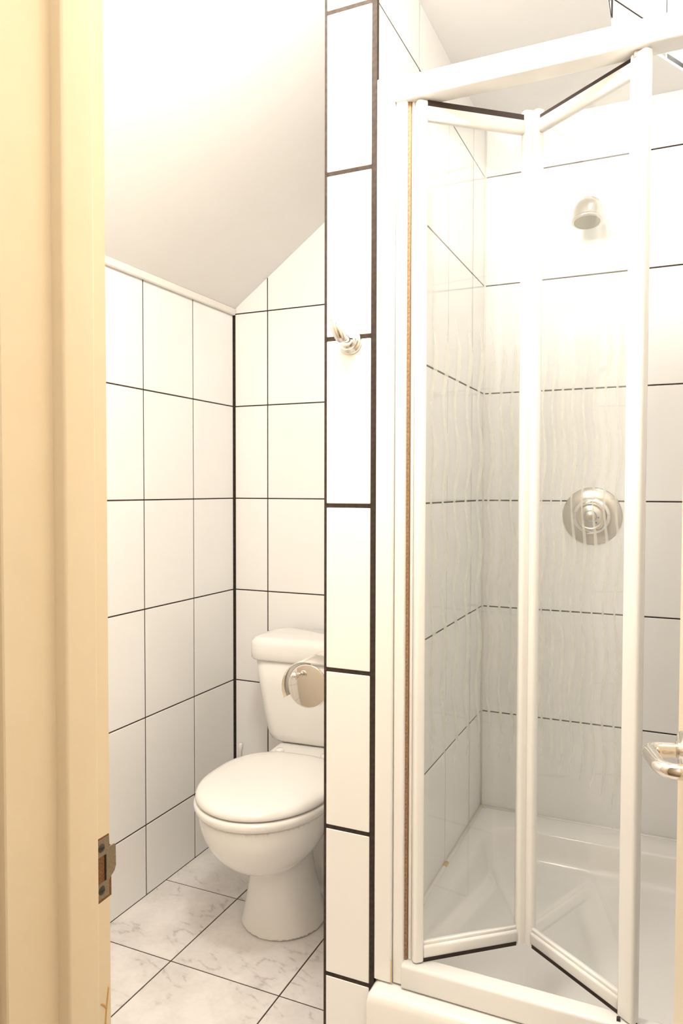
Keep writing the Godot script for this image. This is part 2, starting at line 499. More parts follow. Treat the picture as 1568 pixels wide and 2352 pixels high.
func build_hall() -> void:
	# the hall the camera stands in
	var hf := structure("floor_hall", "brown carpeted hall floor outside the doorway", "floor")
	slab(hf, "carpet", Vector3(-0.1, -0.1, Z_HALL), Vector3(2.3, 0.0, 3.3), M.carpet)
	var hl := structure("wall_hall_left", "cream painted hall wall", "wall")
	slab(hl, "wall_panel", Vector3(-0.2, -0.05, Z_HALL), Vector3(-0.1, 2.5, 3.3), M.wall_paint)
	var hr := structure("wall_hall_right", "cream painted wall at the other end of the hall", "wall")
	slab(hr, "wall_panel", Vector3(2.3, -0.05, Z_HALL), Vector3(2.4, 2.5, 3.3), M.wall_paint)
	var hb := structure("wall_hall_back", "cream painted hall wall facing the doorway", "wall")
	slab(hb, "wall_panel", Vector3(-0.2, -0.05, 3.3), Vector3(2.4, 2.5, 3.4), M.wall_paint)
	var hc := structure("ceiling_hall", "white ceiling of the hall outside the doorway", "ceiling")
	slab(hc, "panel", Vector3(-0.2, 2.42, Z_HALL), Vector3(2.4, 2.5, 3.4), M.ceiling)

func build_doorway() -> void:
	var t := structure("trim_2", "cream painted door lining with door stop and steel strike plate", "door frame")
	var xj := X_JAMB
	# lining: a post on each side and a head
	put(box_mesh(Vector3(xj - 0.025, 0, Z_FRONT), Vector3(xj, 2.03, Z_HALL - 0.004), 0.0012), "jamb", M.cream, t)
	put(box_mesh(Vector3(1.63, 0, Z_FRONT), Vector3(1.655, 2.03, Z_HALL - 0.004), 0.0012), "jamb", M.cream, t)
	put(box_mesh(Vector3(xj - 0.025, 2.03, Z_FRONT), Vector3(1.655, 2.055, Z_HALL - 0.004), 0.0012), "head", M.cream, t)
	var z0 := 1.7745; var z1 := 1.8112
	put(post(Vector3(xj - 0.003, 0, z0), Vector3(xj + 0.013, 2.017, z1), 0.003), "stop", M.cream, t)
	put(post(Vector3(1.617, 0, z0), Vector3(1.633, 2.017, z1), 0.003), "stop", M.cream, t)
	put(box_mesh(Vector3(xj, 2.017, z0), Vector3(1.63, 2.03, z1), 0.0016), "stop", M.cream, t)
	# architraves on the hall side
	put(box_mesh(Vector3(xj - 0.075, 0, Z_HALL - 0.004), Vector3(xj - 0.006, 2.06, Z_HALL + 0.014), 0.004), "architrave", M.cream, t)
	put(box_mesh(Vector3(1.636, 0, Z_HALL - 0.004), Vector3(1.705, 2.06, Z_HALL + 0.014), 0.004), "architrave", M.cream, t)
	put(box_mesh(Vector3(xj - 0.075, 2.036, Z_HALL + 0.001), Vector3(1.705, 2.105, Z_HALL + 0.016), 0.004), "architrave", M.cream, t)
	# strike plate in its mortise
	var Y := Vector3.UP; var Z := Vector3.BACK; var X := Vector3.RIGHT
	var st := begin()
	prism(st, PackedVector2Array([Vector2(1.7455, 0.8595), Vector2(1.776, 0.8585), Vector2(1.776, 0.919), Vector2(1.7485, 0.919), Vector2(1.7478, 0.9085), Vector2(1.7457, 0.907)]), Vector3(xj, 0, 0), Z, Y, X, -0.001, 0.0003)
	put(done(st), "bare_wood", M.bare_wood, t)
	var sp := MeshInstance3D.new()
	st = begin()
	var o := Vector3(xj, 0, 0)
	# frame of the plate round the latch hole, then the lip
	for r in [[1.7500, 1.776, 0.8625, 0.8775], [1.7500, 1.776, 0.9020, 0.9175], [1.7500, 1.7532, 0.8775, 0.9020], [1.770, 1.776, 0.8775, 0.9020]]:
		prism(st, PackedVector2Array([Vector2(r[0], r[2]), Vector2(r[1], r[2]), Vector2(r[1], r[3]), Vector2(r[0], r[3])]), o, Z, Y, X, 0.0003, 0.0016)
	prism(st, PackedVector2Array([Vector2(1.7500, 0.876), Vector2(1.7500, 0.9070), Vector2(1.7425, 0.9070), Vector2(1.7408, 0.9055), Vector2(1.7405, 0.8860), Vector2(1.7425, 0.8815), Vector2(1.7470, 0.8785)]), o, Z, Y, X, 0.0003, 0.0016)
	put(done(st), "strike_plate", M.steel, t)
	st = begin()
	prism(st, PackedVector2Array([Vector2(1.7532, 0.8775), Vector2(1.7545, 0.8775), Vector2(1.7545, 0.9020), Vector2(1.7532, 0.9020)]), o, Z, Y, X, 0.0003, 0.0010)
	put(done(st), "latch_recess", M.dark, t)
	for y in [0.910, 0.8705]:
		var xf := Transform3D(Basis(Vector3(0, 1, 0), Vector3(1, 0, 0), Vector3(0, 0, -1)), Vector3(xj + 0.0016, y, 1.7595))
		put(done(lathe([Vector2(0.0001, 0.0014), Vector2(0.0026, 0.0012), Vector2(0.0042, 0.0)], 16, xf)), "screw", M.screw, t)
		put(box_mesh(Vector3(xj + 0.0016, y - 0.0005, 1.7570), Vector3(xj + 0.0030, y + 0.0005, 1.7620)), "screw_slot", M.dark, t)
	# old varnish runs low on the rebate
	for r in [[Vector3(xj, 0.775, 1.7500), Vector3(xj, 0.757, 1.7530), Vector3(xj, 0.742, 1.7548)], [Vector3(xj, 0.764, 1.7600), Vector3(xj, 0.760, 1.7560), Vector3(xj, 0.756, 1.7536)], [Vector3(xj, 0.757, 1.7532), Vector3(xj, 0.742, 1.7545), Vector3(xj, 0.729, 1.7552)]]:
		put(done(tube(curve_points(r, 6), 0.0009, 8)), "varnish_run", M.varnish, t)

func build_door() -> void:
	var d := structure("door_1", "cream painted bathroom door standing open with chrome lever handle", "door")
	# leaf swings into the room from the right jamb; local x runs from hinge to latch edge, local z is the hall face
	var rose := Vector3(1.4715, 0.887, 1.185)
	var hinge := Vector3(1.628, 0, 1.750)
	var along := (Vector3(rose.x, 0, rose.z) - hinge); var to_rose := along.length(); along /= to_rose
	var face := along.cross(Vector3.UP)          # towards the left and the camera
	if face.x > 0: face = -face
	d.transform = Transform3D(Basis(along, Vector3.UP, face), hinge)
	var W := to_rose + 0.040
	put(box_mesh(Vector3(0.004, 0.012, -0.035), Vector3(W, 2.022, 0), 0.0015), "leaf", M.cream, d)
	var h := Node3D.new()
	h.name = "lever_handle"
	d.add_child(h)
	tag(h, "chrome lever handle")
	var yh: float = rose.y
	var base_xf := Transform3D(Basis(Vector3.RIGHT, Vector3(0, 0, 1), Vector3(0, -1, 0)), Vector3(to_rose, yh, 0))
	put(done(lathe([Vector2(0, 0), Vector2(0.026, 0), Vector2(0.026, 0.006), Vector2(0.024, 0.008), Vector2(0.012, 0.009), Vector2(0.012, 0.012), Vector2(0, 0.012)], 40, base_xf)), "rose", M.chrome, h)
	var o := Vector3(to_rose, yh, 0)
	var pts := [o + Vector3(0, 0, 0.008), o + Vector3(0, 0, 0.020), o + Vector3(0, 0, 0.032)]
	for k in range(1, 11):
		var a := PI * 0.5 * k / 10.0
		pts.append(o + Vector3(-0.018 * (1 - cos(a)), 0, 0.034 + 0.018 * sin(a)))
	for k in range(1, 5): pts.append(o + Vector3(-0.018 - 0.0105 * k, 0, 0.052))
	for k in range(1, 11):
		var a := PI * 0.5 * k / 10.0
		pts.append(o + Vector3(-0.060 - 0.022 * sin(a), 0, 0.052 - 0.022 * (1 - cos(a))))
	for k in range(1, 4): pts.append(o + Vector3(-0.082, 0, 0.030 - 0.006 * k))
	put(done(tube(pts, 0.0100, 24)), "lever", M.chrome, h)

# ------------------------------------------------------------------ shower
func post(lo: Vector3, hi: Vector3, r: float) -> ArrayMesh:
	# upright profile with rounded corners
	var st := begin(true)
	var rings := []
	for y in [lo.y, hi.y]: rings.append(round_rect(lo.x, hi.x, lo.z, hi.z, r, y, 5))
	loft(st, rings, false, false)
	st.set_smooth_group(-1)
	for e in [[0, lo.y], [1, hi.y]]:
		var c := Vector3((lo.x + hi.x) / 2, e[1], (lo.z + hi.z) / 2)
		var rg: PackedVector3Array = rings[e[0]]
		for k in rg.size():
			tri(st, c, rg[k], rg[(k + 1) % rg.size()], c - Vector3.UP * (1 if e[0] == 1 else -1))
	return done(st)

# a rail of rounded section along local x
func rail(x0: float, x1: float, y0: float, y1: float, z0: float, z1: float, r: float) -> ArrayMesh:
	var st := begin(true)
	var sec := round_rect(y0, y1, z0, z1, r, 0.0, 5)
	var rings := []
	for x in [x0, x1]:
		var rg := PackedVector3Array()
		for p in sec: rg.append(Vector3(x, p.x, p.z))
		rings.append(rg)
	loft(st, rings)
	return done(st)

func build_panel(parent: Node3D, called: String, p0: Vector3, p1: Vector3, first: bool) -> void:
	var d := (p1 - p0); var L := d.length(); d /= L
	var n := d.cross(Vector3.UP)
	if n.z < 0: n = -n
	var panel := Node3D.new()
	panel.name = called
	parent.add_child(panel, true)
	panel.transform = Transform3D(Basis(d, Vector3.UP, n) if n.dot(d.cross(Vector3.UP)) > 0 else Basis(d, Vector3.UP, n), p0)
	var y0 := 0.302; var y1 := 1.984
	var t := 0.010
	var a := 0.011 if first else 0.010     # half widths of the stiles
	var b := 0.011 if first else 0.018
	# stiles
	put(post(Vector3(-a, y0, -t), Vector3(a, y1 + (0.0 if first else 0.012), t), 0.007), "stile", M.frame, panel)
	put(post(Vector3(L - b, y0, -t), Vector3(L + b, y1 + (0.012 if first else 0.0), t), 0.007), "stile", M.frame, panel)
	# rails
	put(rail(a, L - b, y1 - 0.034, y1 - 0.006, -0.008, 0.008, 0.006), "rail", M.frame, panel)
	put(rail(a, L - b, y0 + 0.004, y0 + 0.030, -0.009, 0.009, 0.006), "rail", M.frame, panel)
	put(rail(a, L - b, y0 + 0.028, y0 + 0.037, -0.005, 0.005, 0.003), "glazing_bead", M.frame, panel)
	# dark wiper seals above and below
	put(box_mesh(Vector3(a, y1 - 0.008, -0.004), Vector3(L - b, y1 + (0.004 if first else 0.0), 0.005)), "seal", M.seal_dark, panel)
	put(box_mesh(Vector3(a, y0 - 0.004, -0.005), Vector3(L - b, y0 + 0.006, 0.005)), "seal", M.seal_dark, panel)
	# glass
	put(box_mesh(Vector3(a - 0.003, y0 + 0.028, -0.002), Vector3(L - b + 0.003, y1 - 0.028, 0.002)), "glass", M.glass, panel)
	# frosted waves printed on the glass
	var w0 := a + 0.004; var w1 := L - b - 0.004
	var cnt := 8
	for k in cnt:
		var cx := w0 + (w1 - w0) * (k + 0.5) / cnt
		var top := 1.575 - 0.012 * sin(k * 1.7); var bot := 0.70 - 0.018 * sin(k * 1.1) - (0.008 * k if not first else 0.0)
		var st := begin()
		var N := 60
		var prev := []
		for i in N + 1:
			var f := float(i) / N
			var y := top + (bot - top) * f
			var x := cx + 0.0048 * sin((y - 1.30) * TAU / 0.188 + 1.2)
			var wd := 0.0034 + 0.0011 * cos((y - 1.30) * TAU / 0.188)
			wd *= smoothstep(0.0, 0.10, f) * smoothstep(0.0, 0.10, 1.0 - f)
			wd = maxf(wd, 0.0003)
			var l := Vector3(x - wd, y, 0.0024); var r := Vector3(x + wd, y, 0.0024)
			if i > 0:
				var cc := Vector3(x, y, 0.0)
				quad(st, prev[0], prev[1], r, l, cc)
			prev = [l, r]
		put(done(st), "frosted_wave", M.frost, panel)

func build_shower() -> void:
	var e := base("shower_enclosure", Vector3.ZERO)
	tag(e, "white framed shower enclosure with half-folded glass bi-fold door", "shower door")
	# wall profile against the partition
	put(post(Vector3(0.911, 0.252, 0.862), Vector3(0.948, 2.036, 0.916), 0.004), "wall_profile", M.frame, e)
	put(post(Vector3(0.949, 0.252, 0.868), Vector3(0.971, 2.022, 0.911), 0.004), "wall_profile", M.frame, e)
	put(post(Vector3(0.916, 2.030, 0.866), Vector3(0.946, 2.043, 0.913), 0.006), "profile_cap", M.frame, e)
	# header and sill
	put(rail(0.930, X_RIGHT - 0.002, 1.988, 2.032, 0.872, 0.919, 0.005), "header", M.frame, e)
	put(rail(0.9715, X_RIGHT - 0.002, 0.2485, 0.298, 0.878, 0.921, 0.007), "sill", M.frame, e)
	# brown-mottled seal beside the first stile
	put(box_mesh(Vector3(0.9705, 0.299, 0.884), Vector3(0.9765, 1.988, 0.902)), "side_seal", M.seal, e)
	put(post(Vector3(0.9765, 0.299, 0.882), Vector3(0.984, 1.988, 0.898), 0.003), "side_strip", M.frame, e)
	# folding panels
	build_panel(e, "door_panel", Vector3(0.997, 0, 0.897), Vector3(1.172, 0, 0.752), true)
	build_panel(e, "door_panel", Vector3(1.192, 0, 0.749), Vector3(1.389, 0, 0.897), false)
	put(post(Vector3(1.376, 1.978, 0.884), Vector3(1.402, 1.990, 0.905), 0.004), "roller_guide", M.chrome_soft, e)
	for x in [1.374, 1.402]:
		put(box_mesh(Vector3(x - 0.003, 0.298, 0.902), Vector3(x + 0.003, 0.303, 0.909)), "guide_foot", M.seal_dark, e)
	# stains of lime and rust at the foot of the profiles
	for s in [[0.949, 0.252, 0.300, 0.9165], [0.971, 0.252, 0.275, 0.9130]]:
		put(box_mesh(Vector3(s[0] - 0.001, s[1], s[3] - 0.0012), Vector3(s[0] + 0.001, s[2], s[3] - 0.0002)), "rust_stain", M.stain, e)

	# tray
	var t := base("shower_tray", Vector3.ZERO)
	tag(t, "deep white acrylic shower tray with rounded basin", "shower tray")
	var x0 := 0.9085; var x1 := X_RIGHT - 0.002; var z0 := 0.002; var z1 := 0.955
	var st := begin(true)
	var rings := []
	for r in [[0.0, 0.002, 0.006], [0.0, 0.228, 0.008], [0.003, 0.240, 0.010], [0.010, 0.2465, 0.014], [0.018, 0.248, 0.018]]:
		rings.append(round_rect(x0 + r[0], x1 - r[0], z0 + r[0], z1 - r[0], r[2], r[1], 12))
	# rim (deeper at the back), then the basin
	for r in [[0.046, 0.058, 0.105, 0.098, 0.246, 0.090], [0.052, 0.064, 0.112, 0.104, 0.240, 0.090], [0.060, 0.072, 0.120, 0.112, 0.215, 0.088], [0.076, 0.086, 0.136, 0.126, 0.176, 0.085], [0.100, 0.104, 0.156, 0.150, 0.162, 0.080], [0.160, 0.160, 0.22, 0.22, 0.157, 0.07]]:
		rings.append(round_rect(x0 + r[0], x1 - r[1], z0 + r[2], z1 - r[3], r[5], r[4], 12))
	loft(st, rings)
	put(done(st), "basin", M.acrylic, t)
	var dx := Transform3D(Basis(), Vector3(1.075, 0.1575, 0.735))
	var dr := put(done(lathe([Vector2(0, 0.004), Vector2(0.026, 0.004), Vector2(0.040, 0.003), Vector2(0.043, 0.0)], 32, dx)), "drain", M.chrome_soft, t)
	for k in 6:
		var a := TAU * k / 6.0
		put(box_mesh(Vector3(-0.003, 0, -0.003), Vector3(0.003, 0.0008, 0.003)), "drain_hole", M.dark, dr, Transform3D(Basis(), Vector3(1.075 + 0.015 * cos(a), 0.1612, 0.735 + 0.015 * sin(a))))
	# sealant with discoloured spots along the walls
	var sl := begin(true)
	tube([Vector3(X_SHOWER + 0.005, 0.2425, 0.001), Vector3(X_SHOWER + 0.005, 0.2425, 0.862)], 0.0072, 12, sl)
	put(done(sl), "sealant", M.paint_white, t)
	sl = begin(true)
	tube([Vector3(X_SHOWER + 0.003, 0.2425, 0.006), Vector3(X_RIGHT - 0.003, 0.2425, 0.006)], 0.0072, 12, sl)
	put(done(sl), "sealant", M.paint_white, t)
	for z in [[0.61, 0.67], [0.395, 0.42], [0.008, 0.016]]:
		put(done(tube([Vector3(X_SHOWER + 0.005, 0.2430, z[0]), Vector3(X_SHOWER + 0.005, 0.2430, z[1])], 0.0074, 12)), "stain", M.stain, t)

	# fixed shower head
	var s := base("overhead_shower", Vector3(1.214, 2.03, 0.0))
	tag(s, "small domed chrome shower head fixed high on shower wall", "shower head")
	var toZ := Transform3D(Basis(Vector3.RIGHT, Vector3(0, 0, 1), Vector3(0, -1, 0)), Vector3.ZERO)
	var toZ_up := Transform3D(toZ.basis, Vector3(0, 0.026, 0))
	put(done(lathe([Vector2(0, 0), Vector2(0.036, 0), Vector2(0.036, 0.004), Vector2(0.033, 0.007), Vector2(0.02, 0.012), Vector2(0.018, 0.016), Vector2(0, 0.016)], 40, toZ_up)), "flange", M.chrome, s)
	put(done(tube(curve_points([Vector3(0, 0.026, 0.010), Vector3(0, 0.026, 0.040), Vector3(0.001, 0.022, 0.070), Vector3(0.003, 0.008, 0.085)], 6), 0.016, 20)), "neck", M.chrome_soft, s)
	var ax := Vector3(0.02, -0.985, 0.20).normalized()
	var hb := Basis(Vector3.RIGHT - ax * ax.x, ax, Vector3.RIGHT.cross(ax)).orthonormalized()
	var hx := Transform3D(hb, Vector3(0.003, -0.006, 0.088))
	put(done(lathe([Vector2(0, -0.030), Vector2(0.012, -0.0285), Vector2(0.023, -0.023), Vector2(0.031, -0.014), Vector2(0.0360, -0.003), Vector2(0.0382, 0.010), Vector2(0.0388, 0.020), Vector2(0.0385, 0.029)], 44, hx)), "body", M.chrome_soft, s)
	put(done(lathe([Vector2(0.0375, 0.0295), Vector2(0.0405, 0.0300), Vector2(0.0415, 0.034), Vector2(0.0405, 0.0385), Vector2(0.037, 0.040), Vector2(0.0355, 0.0385)], 44, hx)), "rim_ring", M.chrome_soft, s)
	put(done(lathe([Vector2(0.036, 0.0382), Vector2(0.02, 0.0378), Vector2(0, 0.0376)], 44, hx)), "spray_plate", M.spray, s)

	# valve
	var v := base("shower_valve", Vector3(1.232, 1.163, 0.0))
	tag(v, "round chrome shower mixer valve with stepped dial on tiled wall", "shower valve")
	put(done(lathe([Vector2(0, 0), Vector2(0.084, 0), Vector2(0.084, 0.003), Vector2(0.081, 0.007), Vector2(0.070, 0.012), Vector2(0.058, 0.016), Vector2(0.052, 0.017), Vector2(0, 0.017)], 64, toZ)), "backplate", M.chrome_soft, v)
	put(done(lathe([Vector2(0, 0.016), Vector2(0.054, 0.016), Vector2(0.053, 0.026), Vector2(0.050, 0.030), Vector2(0.043, 0.032), Vector2(0, 0.032)], 56, toZ)), "collar", M.chrome, v)
	var dial := put(done(lathe([Vector2(0, 0.031), Vector2(0.040, 0.031), Vector2(0.040, 0.046), Vector2(0.0385, 0.049), Vector2(0.036, 0.050), Vector2(0.034, 0.048), Vector2(0.030, 0.048), Vector2(0.028, 0.050), Vector2(0.018, 0.0505), Vector2(0.017, 0.052), Vector2(0.017, 0.060), Vector2(0.014, 0.063), Vector2(0, 0.064)], 56, toZ)), "dial", M.chrome_soft, v)
	put(box_mesh(Vector3(-0.024, -0.005, 0.0496), Vector3(-0.020, -0.001, 0.0508)), "red_mark", M.red, dial)
	put(box_mesh(Vector3(0.020, -0.005, 0.0496), Vector3(0.024, -0.001, 0.0508)), "blue_mark", M.blue, dial)
	put(box_mesh(Vector3(0.014, -0.020, 0.0496), Vector3(0.018, -0.016, 0.0508)), "blue_mark", M.blue, dial)

# ------------------------------------------------------------------ toilet
func smin(a: float, b: float, k: float) -> float:
	var h := clampf(0.5 + 0.5 * (b - a) / k, 0.0, 1.0)
	return lerpf(b, a, h) - k * h * (1.0 - h)

func rbox(p: Vector3, c: Vector3, h: Vector3, r: float) -> float:
	var q := (p - c).abs() - h + Vector3(r, r, r)
	return Vector3(maxf(q.x, 0), maxf(q.y, 0), maxf(q.z, 0)).length() + minf(maxf(q.x, maxf(q.y, q.z)), 0.0) - r

func pan_field(p: Vector3) -> float:
	# bowl: half of an egg-shaped ellipsoid
	var rz := 0.216 if p.z > 0.53 else 0.235
	var e := Vector3(p.x / 0.178, (p.y - 0.392) / 0.192, (p.z - 0.53) / rz)
	var el := e.length()
	var g := Vector3(e.x / 0.178, e.y / 0.192, e.z / rz).length()
	var bowl := el * (el - 1.0) / maxf(g, 0.001)
	# front pedestal: elliptic, tapering upwards
	var y := clampf(p.y, 0.0, 0.30)
	var f := pow(minf(y / 0.21, 1.0), 0.8)
	var hx := lerpf(0.124, 0.080, f)
	var hz := lerpf(0.130, 0.092, f)
	var zc := lerpf(0.421, 0.432, f)
	var q := Vector2(p.x / hx, (p.z - zc) / hz)
	var ped := (q.length() - 1.0) * minf(hx, hz)
	ped = maxf(ped, maxf(p.y - 0.30, -p.y))
	# recessed web, slanting back plate, foot and the shelf for the cistern
	var web := rbox(p, Vector3(0, 0.15, 0.36), Vector3(0.050, 0.17, 0.09), 0.02)
	var sl := Vector3(p.x, p.y, p.z - (p.y - 0.10) * 0.38)
	var back := rbox(sl, Vector3(0, 0.13, 0.275), Vector3(0.083, 0.16, 0.050), 0.016)
	var foot := rbox(p, Vector3(0, 0.004, 0.285), Vector3(0.106, 0.018, 0.135), 0.017)
	var shelf := rbox(p, Vector3(0, 0.375, 0.19), Vector3(0.135, 0.040, 0.155), 0.018)
	var d := smin(ped, web, 0.025)
	d = smin(d, back, 0.022)
	d = smin(d, foot, 0.030)
	d = smin(d, bowl, 0.045)
	d = smin(d, shelf, 0.03)
	d = maxf(d, -p.y)
	# flat rim
	var cut := p.y - 0.388
	if p.z > 0.30 or p.y > 0.425: d = maxf(d, cut if p.z > 0.34 else p.y - 0.413)
	return d

func surface_nets(field: Callable, lo: Vector3, hi: Vector3, cell: float) -> ArrayMesh:
	var nx := ceili((hi.x - lo.x) / cell) + 1
	var ny := ceili((hi.y - lo.y) / cell) + 1
	var nz := ceili((hi.z - lo.z) / cell) + 1
	var v := PackedFloat32Array(); v.resize(nx * ny * nz)
	for k in nz:
		for j in ny:
			for i in nx:
				v[(k * ny + j) * nx + i] = field.call(lo + Vector3(i, j, k) * cell)
	var sx := 1; var sy := nx; var sz := nx * ny
	var ids := PackedInt32Array(); ids.resize(nx * ny * nz); ids.fill(-1)
	var verts := PackedVector3Array(); var norms := PackedVector3Array(); var idx := PackedInt32Array()
	var co := [0, sx, sy, sx + sy, sz, sx + sz, sy + sz, sx + sy + sz]
	var cp := [Vector3(0, 0, 0), Vector3(1, 0, 0), Vector3(0, 1, 0), Vector3(1, 1, 0), Vector3(0, 0, 1), Vector3(1, 0, 1), Vector3(0, 1, 1), Vector3(1, 1, 1)]
	var ed := [[0, 1], [2, 3], [4, 5], [6, 7], [0, 2], [1, 3], [4, 6], [5, 7], [0, 4], [1, 5], [2, 6], [3, 7]]
	for k in nz - 1:
		for j in ny - 1:
			for i in nx - 1:
				var b := (k * ny + j) * nx + i
				var neg := 0
				for c in co: neg += int(v[b + c] < 0.0)
				if neg == 0 or neg == 8: continue
				var s := Vector3.ZERO; var n := 0
				for e in ed:
					var a0 := v[b + co[e[0]]]; var a1 := v[b + co[e[1]]]
					if (a0 < 0.0) != (a1 < 0.0):
						s += cp[e[0]].lerp(cp[e[1]], a0 / (a0 - a1)); n += 1
				ids[b] = verts.size()
				var p: Vector3 = lo + (Vector3(i, j, k) + s / n) * cell
				verts.append(p)
				var h := cell * 0.6
				norms.append(Vector3(field.call(p + Vector3(h, 0, 0)) - field.call(p - Vector3(h, 0, 0)), field.call(p + Vector3(0, h, 0)) - field.call(p - Vector3(0, h, 0)), field.call(p + Vector3(0, 0, h)) - field.call(p - Vector3(0, 0, h))).normalized())
	for k in range(1, nz - 1):
		for j in range(1, ny - 1):
			for i in range(1, nx - 1):
				var b := (k * ny + j) * nx + i
				var inside := v[b] < 0.0
				for ax in 3:
					var st: int = [sx, sy, sz][ax]
					if (v[b + st] < 0.0) == inside: continue
					var s1: int = [sy, sz, sx][ax]; var s2: int = [sz, sx, sy][ax]
					var q := [ids[b], ids[b - s1], ids[b - s1 - s2], ids[b - s2]]
					if q.min() < 0: continue
					if not inside: q.reverse()
					for t in [0, 2, 1, 0, 3, 2]: idx.append(q[t])
	var arr := []
	arr.resize(Mesh.ARRAY_MAX)
	arr[Mesh.ARRAY_VERTEX] = verts; arr[Mesh.ARRAY_NORMAL] = norms; arr[Mesh.ARRAY_INDEX] = idx
	var m := ArrayMesh.new()
	m.add_surface_from_arrays(Mesh.PRIMITIVE_TRIANGLES, arr)
	return m

# seat outline, shrunk by s (metres), at height y
func egg(s: float, y: float, n := 72) -> PackedVector3Array:
	var out := PackedVector3Array()
	for k in n:
		var t := TAU * k / n
		var c := cos(t); var q := sin(t)
		var front := q > 0
		var ex := 1.0 if front else 2.0 / 2.7
		var x := signf(c) * pow(absf(c), ex) * (0.190 - s)
		var z := signf(q) * pow(absf(q), ex) * ((0.226 if front else 0.232) - s)
		out.append(Vector3(x, y, 0.530 + z))
	return out

func build_toilet() -> void:
	var t := base("toilet", Vector3(0.405, 0, 0))
	t.rotation.y = 0.07
	tag(t, "white close-coupled ceramic toilet with closed lid in tiled niche", "toilet")
	put(surface_nets(pan_field, Vector3(-0.22, -0.012, 0.02), Vector3(0.22, 0.44, 0.79), 0.008), "pan", M.ceramic, t)
	# seat and lid
	var st := begin(true)
	var rings := []
	for r in [[0.016, 0.3885], [0.006, 0.3900], [0.001, 0.3965], [0.0, 0.4060], [0.002, 0.4115], [0.008, 0.4145], [0.016, 0.4150]]: rings.append(egg(r[0], r[1]))
	loft(st, rings)
	put(done(st), "seat", M.plastic, t)
	st = begin(true); rings = []
	for r in [[0.016, 0.4175], [0.009, 0.4180], [0.005, 0.4205], [0.005, 0.4270], [0.008, 0.4340], [0.015, 0.4390], [0.030, 0.4425], [0.060, 0.4440], [0.110, 0.4450], [0.160, 0.4452]]: rings.append(egg(r[0], r[1]))
	loft(st, rings)
	put(done(st), "seat_lid", M.plastic, t)
	for s in [-1, 1]:
		put(done(lathe([Vector2(0, 0.0), Vector2(0.014, 0.0), Vector2(0.014, 0.020), Vector2(0.011, 0.026), Vector2(0, 0.027)], 24, Transform3D(Basis(), Vector3(s * 0.075, 0.412, 0.290)))), "hinge", M.plastic, t)
		# floor fixing caps
		put(done(lathe([Vector2(0.0075, 0.0), Vector2(0.007, 0.004), Vector2(0.004, 0.007), Vector2(0, 0.008)], 20, Transform3D(Basis(Vector3(0, -s, 0), Vector3(s, 0, 0), Vector3(0, 0, 1)), Vector3(s * 0.050, 0.062, 0.365)))), "fixing_cap", M.plastic, t)
	# cistern
	st = begin(true); rings = []
	for r in [[0.135, 0.135, 0.416], [0.155, 0.150, 0.419], [0.168, 0.160, 0.428], [0.177, 0.166, 0.450], [0.190, 0.172, 0.52], [0.202, 0.178, 0.60], [0.211, 0.182, 0.690]]:
		rings.append(round_rect(-r[0], r[0], 0.022, 0.030 + r[1], 0.045, r[2], 8))
	loft(st, rings)
	put(done(st), "cistern", M.ceramic, t)
	st = begin(true); rings = []
	for r in [[0.0, 0.688], [0.012, 0.689], [0.0155, 0.694], [0.0165, 0.715], [0.0165, 0.735], [0.014, 0.749], [0.006, 0.757], [-0.006, 0.7605], [-0.03, 0.762]]:
		rings.append(round_rect(-0.208 - r[0], 0.208 + r[0], 0.022, 0.208 + r[0], 0.045, r[1], 8))
	loft(st, rings)
	put(done(st), "cistern_lid", M.ceramic, t)

	# waste pipe from the back of the pan to the partition
	var s := Node3D.new()
	s.name = "waste_pipe"
	t.add_child(s)
	s.transform = t.transform.affine_inverse()
	tag(s, "grey plastic waste pipe with yellowed joint")
	put(done(tube(curve_points([Vector3(0.432, 0.215, 0.285), Vector3(0.436, 0.205, 0.235), Vector3(0.440, 0.175, 0.180), Vector3(0.444, 0.112, 0.120)], 8), 0.040, 24)), "pan_joint", M.pipe_yellow, s)
	put(done(tube([Vector3(0.33, 0.058, 0.068), Vector3(0.56, 0.057, 0.068), Vector3(0.788, 0.056, 0.068)], 0.054, 28)), "pipe", M.pipe_grey, s)
	put(done(tube([Vector3(0.40, 0.062, 0.068), Vector3(0.49, 0.062, 0.068)], 0.061, 28)), "collar", M.pipe_grey, s)

	# brush in its pot in the corner
	var b := base("toilet_brush", Vector3(0.078, 0, 0.085))
	tag(b, "white plastic toilet brush handle standing in corner behind toilet", "toilet brush")
	put(done(lathe([Vector2(0, 0.004), Vector2(0.045, 0.004), Vector2(0.047, 0.01), Vector2(0.043, 0.12), Vector2(0.041, 0.122), Vector2(0.039, 0.12), Vector2(0.039, 0.02), Vector2(0, 0.02)], 32)), "pot", M.plastic, b)
	put(done(tube([Vector3(-0.008, 0.03, 0.0), Vector3(-0.006, 0.15, 0.0), Vector3(-0.001, 0.325, 0.0), Vector3(0.0, 0.330, 0.0), Vector3(0.0005, 0.345, 0.0), Vector3(0.001, 0.349, 0.0)], [0.006, 0.006, 0.0065, 0.0085, 0.0085, 0.006], 16)), "handle", M.plastic, b)

